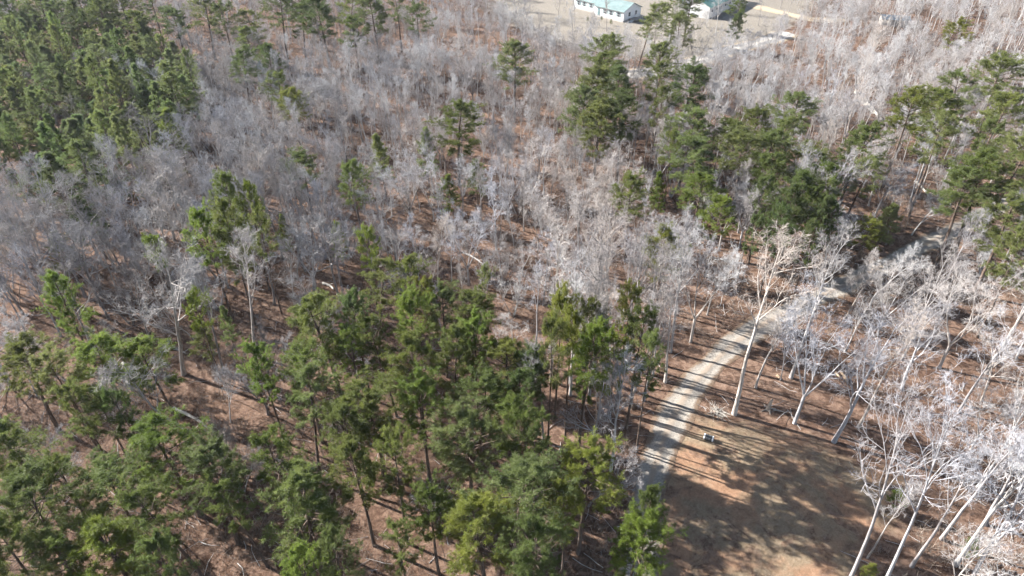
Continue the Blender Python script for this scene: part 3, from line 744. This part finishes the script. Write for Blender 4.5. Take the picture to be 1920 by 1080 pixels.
# look-alikes of one place are told apart by their order
by={}
for o in COL.objects:
    if o.get("group") and o.get("label"): by.setdefault((o["label"],o["group"]),[]).append(o)
for (lab,g),L in by.items():
    if len(L)<2: continue
    L.sort(key=lambda o:pix(o.location.x,o.location.y,7)[0])
    for q,o in enumerate(L):
        o["label"]=f"{lab}, {ORD[q]} from left"
        if len(o["label"].split())>16: print("LONG",o["label"])
def gn_scatter(name, items, sources, label):
    """items: x,y,z,rz,sxy,sz,idx; sources: list of (trunk object, crown object) already standing in the scene"""
    me=bpy.data.meshes.new(name); me.from_pydata([(i[0],i[1],i[2]) for i in items],[],[])
    for nm,typ,vals in (("rot",'FLOAT_VECTOR',[(0,0,i[3]) for i in items]),("scl",'FLOAT_VECTOR',[(i[4],i[4],i[5]) for i in items])):
        a=me.attributes.new(nm,typ,'POINT'); a.data.foreach_set("vector",np.array(vals,np.float32).ravel())
    a=me.attributes.new("idx",'INT','POINT'); a.data.foreach_set("value",np.array([i[6] for i in items],np.int32))
    o=link(name,me)
    ng=bpy.data.node_groups.new(name,'GeometryNodeTree'); ng.is_modifier=True
    ng.interface.new_socket("Geometry",in_out='INPUT',socket_type='NodeSocketGeometry'); ng.interface.new_socket("Geometry",in_out='OUTPUT',socket_type='NodeSocketGeometry')
    n=ng.nodes; l=ng.links; gi=n.new("NodeGroupInput"); go=n.new("NodeGroupOutput"); jo=n.new("GeometryNodeJoinGeometry")
    def attr(nm,t):
        q=n.new("GeometryNodeInputNamedAttribute"); q.data_type=t; q.inputs[0].default_value=nm; return q.outputs[0]
    rot,scl,ix=attr("rot",'FLOAT_VECTOR'),attr("scl",'FLOAT_VECTOR'),attr("idx",'INT')
    for k,objs in enumerate(sources):
        ip=n.new("GeometryNodeInstanceOnPoints"); cmp=n.new("FunctionNodeCompare"); cmp.data_type='INT'; cmp.operation='EQUAL'
        l.new(ix,cmp.inputs[2]); cmp.inputs[3].default_value=k
        jj=n.new("GeometryNodeJoinGeometry")
        for ob in objs:
            oi=n.new("GeometryNodeObjectInfo"); oi.inputs["Object"].default_value=ob; oi.transform_space='ORIGINAL'; l.new(oi.outputs["Geometry"],jj.inputs[0])
        gt=n.new("GeometryNodeGeometryToInstance"); l.new(jj.outputs[0],gt.inputs[0])
        l.new(gi.outputs[0],ip.inputs["Points"]); l.new(cmp.outputs[0],ip.inputs["Selection"]); l.new(gt.outputs[0],ip.inputs["Instance"])
        l.new(rot,ip.inputs["Rotation"]); l.new(scl,ip.inputs["Scale"]); l.new(ip.outputs[0],jo.inputs[0])
    l.new(jo.outputs[0],go.inputs[0])
    md=o.modifiers.new("scatter",'NODES'); md.node_group=ng
    tag(o,label,kind="stuff"); return o
# the standing trees whose models the far wood repeats
src={}
for o in COL.objects:
    if o.name.split(".")[0]=="bare_tree":
        ch=sorted(o.children,key=lambda c:c.name,reverse=True)
        src.setdefault(ch[0].data.name,(ch[0],ch[1]))
keys=[]; objs=[]
for kind,vs in BARE.items():
    for v in vs:
        if v[0].name in src: keys.append((kind,v)); objs.append(src[v[0].name])
items=[]
for x,y,k,h,fat in rest:
    c=[i for i,(kk,_) in enumerate(keys) if kk==k] or list(range(len(keys))); i=rb.choice(c); s=h/keys[i][1][2]
    items.append((x,y,float(terrain(x,y)),rb.uniform(0,6.28),s*fat,s,i))
gn_scatter("leafless_forest",items,objs,"far mass of grey leafless trees")

# ------------------------------------------------------------------ undergrowth: brush, seedlings and fallen sticks
RNG=np.random.default_rng(5)
n=15000; ux=RNG.uniform(-190,190,n); uy=30+RNG.uniform(0,1,n)**1.35*225
sd=np.maximum(np.maximum(sdf_poly(ux,uy,CLEARING)+1,sdf_poly(ux,uy,YARD)-4),sdf_poly(ux,uy,OPEN_WOOD)+1)
dr_=np.minimum(dist_line(ux,uy,DRIVE)-2.6,dist_line(ux,uy,ROAD)-4)
patch=np.sin(ux*.09+2)*np.sin(uy*.075)+.6*np.sin(ux*.21+uy*.17)
pp=np.array([pix(a,b) for a,b in zip(ux,uy)])
ok=(sd<0)&(dr_>0)&(patch>-.8)&(pp[:,0]>-60)&(pp[:,0]<1980)
ux,uy=ux[ok],uy[ok]; k=22; m=len(ux); sc=RNG.uniform(.5,1.5,(m,1))
base=np.stack([np.repeat(ux[:,None],k,1)+RNG.normal(0,.55,(m,k))*sc,np.repeat(uy[:,None],k,1)+RNG.normal(0,.55,(m,k))*sc,np.zeros((m,k))],-1).reshape(-1,3)
base[:,2]=terrain(base[:,0],base[:,1])-.03
D=np.stack([RNG.normal(0,.55,m*k),RNG.normal(0,.55,m*k),np.ones(m*k)],1)
L=(RNG.uniform(.5,2.0,(m,k))*sc).ravel()
pts,_,rad=limbs(base,D,L,RNG.uniform(.010,.024,m*k),2,.22,.0,.5)
b=MB(); b.tubes(pts,rad,2)
tag(link("undergrowth",b.mesh("undergrowth",M_BRUSH)),"brown twiggy undergrowth on the woodland floor",kind="stuff")
n=5200; ux=RNG.uniform(-150,150,n); uy=30+RNG.uniform(0,1,n)**1.5*180
sd=np.maximum(sdf_poly(ux,uy,CLEARING)+1,sdf_poly(ux,uy,YARD)); dr_=np.minimum(dist_line(ux,uy,DRIVE)-2.4,dist_line(ux,uy,ROAD)-4)
ok=(sd<0)&(dr_>0); ux,uy=ux[ok],uy[ok]; m=len(ux); a=RNG.uniform(0,6.28,m)
pts,_,rad=limbs(np.stack([ux,uy,terrain(ux,uy)+.06],1),np.stack([np.cos(a),np.sin(a),RNG.uniform(-.02,.12,m)],1),RNG.uniform(.6,3.6,m),RNG.uniform(.012,.045,m),3,.12,0,.5)
b=MB(); b.tubes(pts,rad,4)
tag(link("fallen_sticks_debris",b.mesh("fallen_sticks",M_BARK)),"fallen sticks and dead branches scattered on the leaf litter",kind="stuff")
# ------------------------------------------------------------------ buildings
M_WHITE=plain("white_siding",(0.78,0.78,0.77),0.6,.04,1.5); M_TEAL=plain("teal_roof_metal",(0.19,0.255,0.25),0.5,.25,.6)
M_GLASS=plain("window_glass",(0.04,0.05,0.06),0.08,.2,1.0); M_SKIRT=plain("skirting",(0.42,0.40,0.38),.8,.1); M_WOODG=plain("weathered_wood",(0.30,0.26,0.22),.9,.25,2.0)
M_GREEN=plain("green_roof_metal",(0.10,0.195,0.18),0.5,.25,.6)
M_SHUT=plain("shutter_paint",(0.16,0.24,0.25),.6,.1); M_BARNWALL=plain("barn_siding",(0.60,0.58,0.56),.6,.08,1.0); M_SHED=plain("shed_roof",(0.13,0.16,0.19),.5,.15,.8)
M_DARK=plain("dark_opening",(0.02,0.02,0.022),.9,.1); M_LOG=plain("pale_log",(0.44,0.41,0.365),.9,.2,1.4); M_CUT=plain("cut_wood",(0.40,0.29,0.19),.85,.2,3.0)
M_DRUM=plain("grey_steel",(0.07,0.075,0.08),.6,.2,4.0,.0); M_DIRT=plain("root_soil",(0.20,0.125,0.075),.95,.3,1.5)

def gable_prism(b, x0,x1,y0,y1,zb,ze,zr,m=0):
    """closed gabled body, ridge along x"""
    ym=(y0+y1)/2
    v=[(x0,y0,zb),(x1,y0,zb),(x1,y1,zb),(x0,y1,zb),(x0,y0,ze),(x1,y0,ze),(x1,y1,ze),(x0,y1,ze),(x0,ym,zr),(x1,ym,zr)]
    b.add(v,[[0,3,2,1],[0,1,5,4],[2,3,7,6],[4,5,9,8],[6,7,8,9],[1,2,6,5],[3,0,4,7]],[[5,6,9],[7,4,8]],m)
def roof_slope(name,parent,m,x0,x1,ye,yr,ze,zr,th=.12):
    """one slope as a slab with standing seams"""
    b=MB(); b.add([(x0,ye,ze),(x1,ye,ze),(x1,yr,zr),(x0,yr,zr),(x0,ye,ze+th),(x1,ye,ze+th),(x1,yr,zr+th),(x0,yr,zr+th)],
      [[0,3,2,1],[4,5,6,7],[0,1,5,4],[1,2,6,5],[2,3,7,6],[3,0,4,7]])
    n=max(2,int((x1-x0)/.9))
    for i in range(n+1):
        x=x0+.03+(x1-x0-.06)*i/n; b.add([(x-.02,ye,ze+th),(x+.02,ye,ze+th),(x+.02,yr,zr+th),(x-.02,yr,zr+th),(x-.02,ye,ze+th+.06),(x+.02,ye,ze+th+.06),(x+.02,yr,zr+th+.06),(x-.02,yr,zr+th+.06)],
          [[4,5,6,7],[0,1,5,4],[1,2,6,5],[2,3,7,6],[3,0,4,7]])
    return link(name,b.mesh(name,m),parent)
def window(parent,x,y,z,w,h,shut=True,axis='y'):
    """window on a wall facing -y (or +x)"""
    def bx(nm,mm,c,s,par):
        b=MB(); b.box((0,0,0),s if axis=='y' else (s[1],s[0],s[2])); o=link(nm,b.mesh(nm,mm),par); o.location=c; return o
    sg=-1 if axis=='y' else 1
    off=lambda d,e=0: (e,sg*d,0) if axis=='y' else (sg*d,e,0)
    f=bx("window",M_WHITE,(x+off(.03)[0],y+off(.03)[1],z),(w+.16,.06,h+.16),parent)
    bx("pane",M_GLASS,off(.035),(w,.012,h),f)
    bx("muntin",M_WHITE,off(.05),(w,.02,.05),f)
    if shut:
        for s in (-1,1): bx("shutter",M_SHUT,off(0.0,s*(w/2+.30)),(.34,.05,h),f)
pa=np.array(at(1080,20)); pb=np.array(at(1168,42)); uv=pb-pa; HL=float(np.linalg.norm(uv)); ang=math.atan2(uv[1],uv[0])
house=link("house",None,loc=(pb[0],pb[1],float(terrain(*pb))),rz=ang)
tag(house,"long white house with a teal metal roof at the top of the view","house")
HS=-12.0
b=MB(); gable_prism(b,HS,0,0,9,.5,3.3,5.2); link("wall",b.mesh("wall",M_WHITE),house)
b=MB(); gable_prism(b,-HL-3,HS-.003,2.2,9.0-.003,.5,3.3,5.05); link("wall",b.mesh("wall",M_WHITE),house)
b=MB(); b.box((HS/2,4.5,.1),(-HS-.1,8.9,.8)); b.box(((-HL-3+HS)/2,5.6,.1),(HL+3+HS-.1,6.7,.8)); link("skirting",b.mesh("skirting",M_SKIRT),house)
roof_slope("roof_slope",house,M_TEAL,HS-.4,.45,-.45,4.5,3.12,5.22); roof_slope("roof_slope",house,M_TEAL,HS-.4,.45,9.45,4.5,3.12,5.22)
roof_slope("roof_slope",house,M_TEAL,-HL-3.4,HS-.42,1.75,5.6,3.08,5.0); roof_slope("roof_slope",house,M_TEAL,-HL-3.4,HS-.42,9.45,5.6,3.08,5.0)
for x in (-2.0,-5.2,-7.6): window(house,x,0,2.05,1.1,1.3)
for x in (-15.5,-18.6,-21.0): window(house,x,2.2,2.05,1.0,1.2)
window(house,0,3.0,2.05,1.0,1.2,False,'x'); window(house,0,6.4,2.05,1.0,1.2,False,'x')
b=MB(); b.box((0,0,0),(1.0,.07,2.1)); door=link("door",b.mesh("door",M_SHUT),house,(-10.3,-.04,1.6))
b=MB(); b.box((0,0,0),(.06,.08,.16)); link("handle",b.mesh("handle",M_DRUM),door,(.38,-.07,-.05))
b=MB(); b.box((1.6,4.6,.62),(3.0,3.4,.12)); 
for sx_ in (.3,2.9):
    for sy_ in (3.1,6.1): b.box((sx_,sy_,.2),(.12,.12,.8))
link("deck",b.mesh("deck",M_WOODG),house)
for k in range(4):
    b=MB(); b.box((1.6,2.7-.3*k,.5-.13*k),(1.2,.3,.06)); link("step",b.mesh("step",M_WHITE),house)
for x in (.2,1.0,2.2,3.0):
    b=MB(); b.box((x,6.25,1.2),(.07,.07,1.1)); link("railing_post",b.mesh("railing_post",M_WHITE),house)
b=MB(); b.box((1.6,6.25,1.77),(3.0,.09,.06)); link("railing",b.mesh("railing",M_WHITE),house)

pc=np.array(at(1328,36)); pd=np.array(at(1381,11)); uv=pd-pc; BL=float(np.linalg.norm(uv))+4; ang=math.atan2(uv[1],uv[0])
barn=link("barn",None,loc=(pc[0],pc[1],float(terrain(*pc))),rz=ang)
tag(barn,"pale barn with a green metal roof right of the white house","barn")
b=MB(); gable_prism(b,0,BL,0,11,-.2,3.8,6.0); link("wall",b.mesh("wall",M_BARNWALL),barn)
roof_slope("roof_slope",barn,M_GREEN,-.5,BL+.5,-.6,5.5,3.56,6.02); roof_slope("roof_slope",barn,M_GREEN,-.5,BL+.5,11.6,5.5,3.56,6.02)
b=MB(); b.box((-.03,5.5,1.4),(.06,3.4,2.9)); link("door",b.mesh("door",M_WHITE),barn)
for k in range(int(BL/3.4)):
    b=MB(); b.box((0,0,0),(1.1,.06,.9)); f=link("window",b.mesh("window",M_WHITE),barn,(2.0+3.4*k,-.03,2.2))
    b=MB(); b.box((0,0,0),(.95,.02,.75)); link("pane",b.mesh("pane",M_GLASS),f,(0,-.03,0))

ps=np.array(at(1675,44)); shed=link("shed",None,loc=(ps[0],ps[1],float(terrain(*ps))),rz=-.25)
tag(shed,"low blue grey roofed shed half hidden behind bare trees upper right","shed")
b=MB(); gable_prism(b,-4,4,-2.2,2.2,-.2,2.0,2.7); link("wall",b.mesh("wall",M_SKIRT),shed)
roof_slope("roof_slope",shed,M_SHED,-4.3,4.3,-2.6,0,1.88,2.72); roof_slope("roof_slope",shed,M_SHED,-4.3,4.3,2.6,0,1.88,2.72)
b=MB(); b.box((0,0,0),(1.2,.05,1.7)); link("door",b.mesh("door",M_DARK),shed,(1.0,-2.23,.85))

# ------------------------------------------------------------------ fallen trunks, stump, split logs, drum
def log(name,p0,p1,r,m,label,group=None,lift=0.0,bend=.25,stubs=3,cat="log"):
    global RNG
    a=np.array([*at(*p0),0]); c=np.array([*at(*p1),0]); L=np.linalg.norm(c-a); k=9; t=np.linspace(0,1,k)
    sd=np.array([-(c-a)[1],(c-a)[0],0])/L
    P=a+(c-a)*t[:,None]+sd*(np.sin(t*3.1)*bend)[:,None]+RNG.normal(0,.04,(k,3))
    P[:,2]=terrain(P[:,0],P[:,1])+r*.75+lift*t
    rad=r*np.linspace(1,.55,k); root=link(name,None,loc=tuple(P[0])); P=P-P[0]
    b=MB(); b.tubes(P[None],rad[None],9); me=b
    n0=b.n; b.add([P[0],P[-1]]); 
    b.add(np.zeros((0,3)))
    id0=np.arange(9); b.t.append(np.stack([np.full(9,n0),(id0+1)%9,id0],1)); b.mt.append(np.zeros(9,int))
    idl=(k-1)*9+np.arange(9); b.t.append(np.stack([np.full(9,n0+1),idl,(k-1)*9+(np.arange(9)+1)%9],1)); b.mt.append(np.zeros(9,int))
    link("trunk",b.mesh("log_trunk",m,True),root)
    for i in range(stubs):
        j=RNG.integers(2,k-1); d=unit(np.array([RNG.normal(0,.6),RNG.normal(0,.6),RNG.uniform(.2,.9)])+(P[-1]/np.linalg.norm(P[-1]))*.6)
        q,_,qr=limbs(P[j][None],d[None],np.array([RNG.uniform(.8,2.6)*min(1,r/.2)]),np.array([r*.3]),4,.15,.02,.3)
        b=MB(); b.tubes(q,qr,5); link("limb",b.mesh("log_limb",m,True),root)
    tag(root,label,cat,group)
log("fallen_trunk",(1604,174),(1653,226),.48,M_LOG,"long white fallen trunk lying on the pale right slope",stubs=4)
log("fallen_trunk",(1612,190),(1638,213),.30,M_LOG,"shorter white broken trunk beside the long fallen one",stubs=1)
log("fallen_trunk",(1716,340),(1740,368),.22,M_LOG,"white fallen log under the pines by the right edge",stubs=2)
log("fallen_trunk",(326,768),(404,814),.20,M_LOG,"pale fallen log above the rounded pine clump",stubs=3)
log("fallen_trunk",(232,685),(264,708),.22,M_LOG,"pale log between two bright pines near the left edge",stubs=2)
log("fallen_trunk",(606,533),(626,545),.20,M_LOG,"short pale log in the open wood above the belt's left end",stubs=1)
log("fallen_trunk",(632,553),(660,578),.17,M_LOG,"thin pale log beside the belt's upper left corner",stubs=2)
log("fallen_trunk",(866,470),(905,492),.17,M_BARK,"grey log lying above the middle of the pine belt",stubs=2)
log("fallen_trunk",(1838,372),(1905,378),.25,M_LOG,"pale log beside the drive near the right edge",stubs=2)
log("fallen_trunk",(310,655),(350,668),.20,M_BARK,"grey fallen limb at the foot of the forked dark tree",stubs=3)
log("fallen_trunk",(1540,640),(1600,668),.16,M_BARK,"grey fallen limb at the clearing's brushy top edge",stubs=3)
for i,(p0,p1,w) in enumerate([((1566,699),(1574,708),"leftmost"),((1576,697),(1584,708),"middle"),((1583,706),(1588,717),"rightmost")]):
    log("cut_log",p0,p1,.18,M_CUT,f"{w} of three freshly cut tan logs at the clearing's top edge","cut logs",stubs=0,bend=0)
log("cut_log",(1457,704),(1463,711),.17,M_CUT,"short cut log beside the thin bent sapling",stubs=0,bend=0)
# broken stump
sx0,sy0=at(1440,768); st=link("broken_stump",None,loc=(sx0,sy0,float(terrain(sx0,sy0))))
tag(st,"jagged broken stump in the leaf litter left of the split trunk tree","stump")
P=np.array([[0,0,-.3],[0,0,.15],[.04,.02,.8],[.1,.02,1.4],[.14,.03,1.75]]); b=MB(); b.tubes(P[None],np.array([[.42,.28,.2,.17,.05]]),9); link("trunk",b.mesh("stump",M_WOODG,False),st)
for a in (.2,1.9,3.4,4.9):
    q,_,qr=limbs(np.array([[.15*math.cos(a),.15*math.sin(a),.12]]),np.array([[math.cos(a),math.sin(a),-.12]]),np.array([.9]),np.array([.13]),4,.12,-.03,.3)
    b=MB(); b.tubes(q,qr,5); link("root",b.mesh("stump_root",M_WOODG,True),st)
q,_,qr=limbs(np.array([[.5,-.1,.12]]),np.array([[1,-.1,.02]]),np.array([1.7]),np.array([.13]),5,.1,0,.5); b=MB(); b.tubes(q,qr,6); link("broken_piece",b.mesh("stump_piece",M_WOODG,True),st)
# drum
dx0,dy0=at(1328,823); dr=link("steel_drum",None,loc=(dx0,dy0,float(terrain(dx0,dy0))+.33),rz=-.42)
tag(dr,"dark drum with white ends lying on the clearing's grass","drum")
b=MB(); xs=np.array([-.5,-.44,-.2,-.17,-.14,.14,.17,.2,.44,.5]); P=np.stack([xs,0*xs,0*xs],1); b.tubes(P[None],np.array([[.31,.33,.32,.34,.32,.32,.34,.32,.33,.31]]),18); link("barrel",b.mesh("barrel",M_DRUM,True),dr)
for s in (-1,1):
    b=MB(); xs=np.array([.40,.52,.54,.56])*s; P=np.stack([xs,0*xs,0*xs],1); b.tubes(P[None],np.array([[.345,.345,.33,.02]]),18); link("end_cap",b.mesh("end_cap",M_WHITE,True),dr)
# heap of pale brush beside the drive, upturned roots
hx,hy=at(1345,772); n=90; RNG=np.random.default_rng(9); a=RNG.uniform(0,6.28,n); rr_=RNG.uniform(0,.9,n)
q,_,qr=limbs(np.stack([hx+rr_*np.cos(a),hy+rr_*np.sin(a),np.full(n,float(terrain(hx,hy))+.05)],1),np.stack([RNG.normal(0,1,n),RNG.normal(0,1,n),RNG.uniform(0,.5,n)],1),RNG.uniform(.6,1.8,n),RNG.uniform(.012,.03,n),3,.2,-.03,.5)
b=MB(); b.tubes(q,qr,4); tag(link("brush_heap",b.mesh("brush_heap",M_LOG)),"pale heap of brushwood by the thick trunk at the clearing",'brush heap',kind="stuff")
rx,ry=at(1474,618); rp=link("root_plate",None,loc=(rx,ry,float(terrain(rx,ry))),rz=.5)
tag(rp,"upturned earthy root plate beside the drive above the clearing","root plate")
th=np.linspace(0,2*math.pi,19)[:-1]; rings=[]
for rad_,yy in ((0.05,-.35),(.5,-.3),(.95,-.12),(1.15,.1),(.9,.3),(.3,.4)):
    rw=rad_*(1+.22*np.sin(th*3+1)+.15*np.sin(th*5+2)); rings.append(np.stack([rw*1.2*np.cos(th),np.full(18,yy)+RNG.normal(0,.05,18),.85+rw*np.sin(th)],1))
rv=np.array(rings); ii=np.arange(6*18).reshape(6,18); nx_=np.roll(ii,-1,1); b=MB(); b.add(rv,np.stack([ii[:-1],ii[1:],nx_[1:],nx_[:-1]],-1)); link("soil_disc",b.mesh("soil_disc",M_DIRT,True),rp)
for a in np.arange(9)*.7:
    q,_,qr=limbs(np.array([[.5*math.cos(a),-.2,.85+.5*math.sin(a)]]),np.array([[math.cos(a),-.5,math.sin(a)]]),np.array([1.2]),np.array([.06]),5,.2,0,.2); b=MB(); b.tubes(q,qr,5); link("root",b.mesh("plate_root",M_WOODG,True),rp)

# ------------------------------------------------------------------ the hazy air
b=MB(); b.box((0,0,0),(1,1,1)); hz=link("haze",b.mesh("haze",[]),None,(0,100,30.5)); hz.scale=(11000,11000,67)
mz=bpy.data.materials.new("haze"); mz.use_nodes=True; nz=mz.node_tree.nodes; nz.clear()
ov=nz.new("ShaderNodeOutputMaterial"); pv=nz.new("ShaderNodeVolumePrincipled"); pv.inputs["Color"].default_value=(.86,.90,1,1); pv.inputs["Density"].default_value=HAZE; pv.inputs["Anisotropy"].default_value=.15
mz.node_tree.links.new(pv.outputs[0],ov.inputs["Volume"]); hz.data.materials.append(mz); tag(hz,"thin pale haze in the air over the wood",kind="stuff")
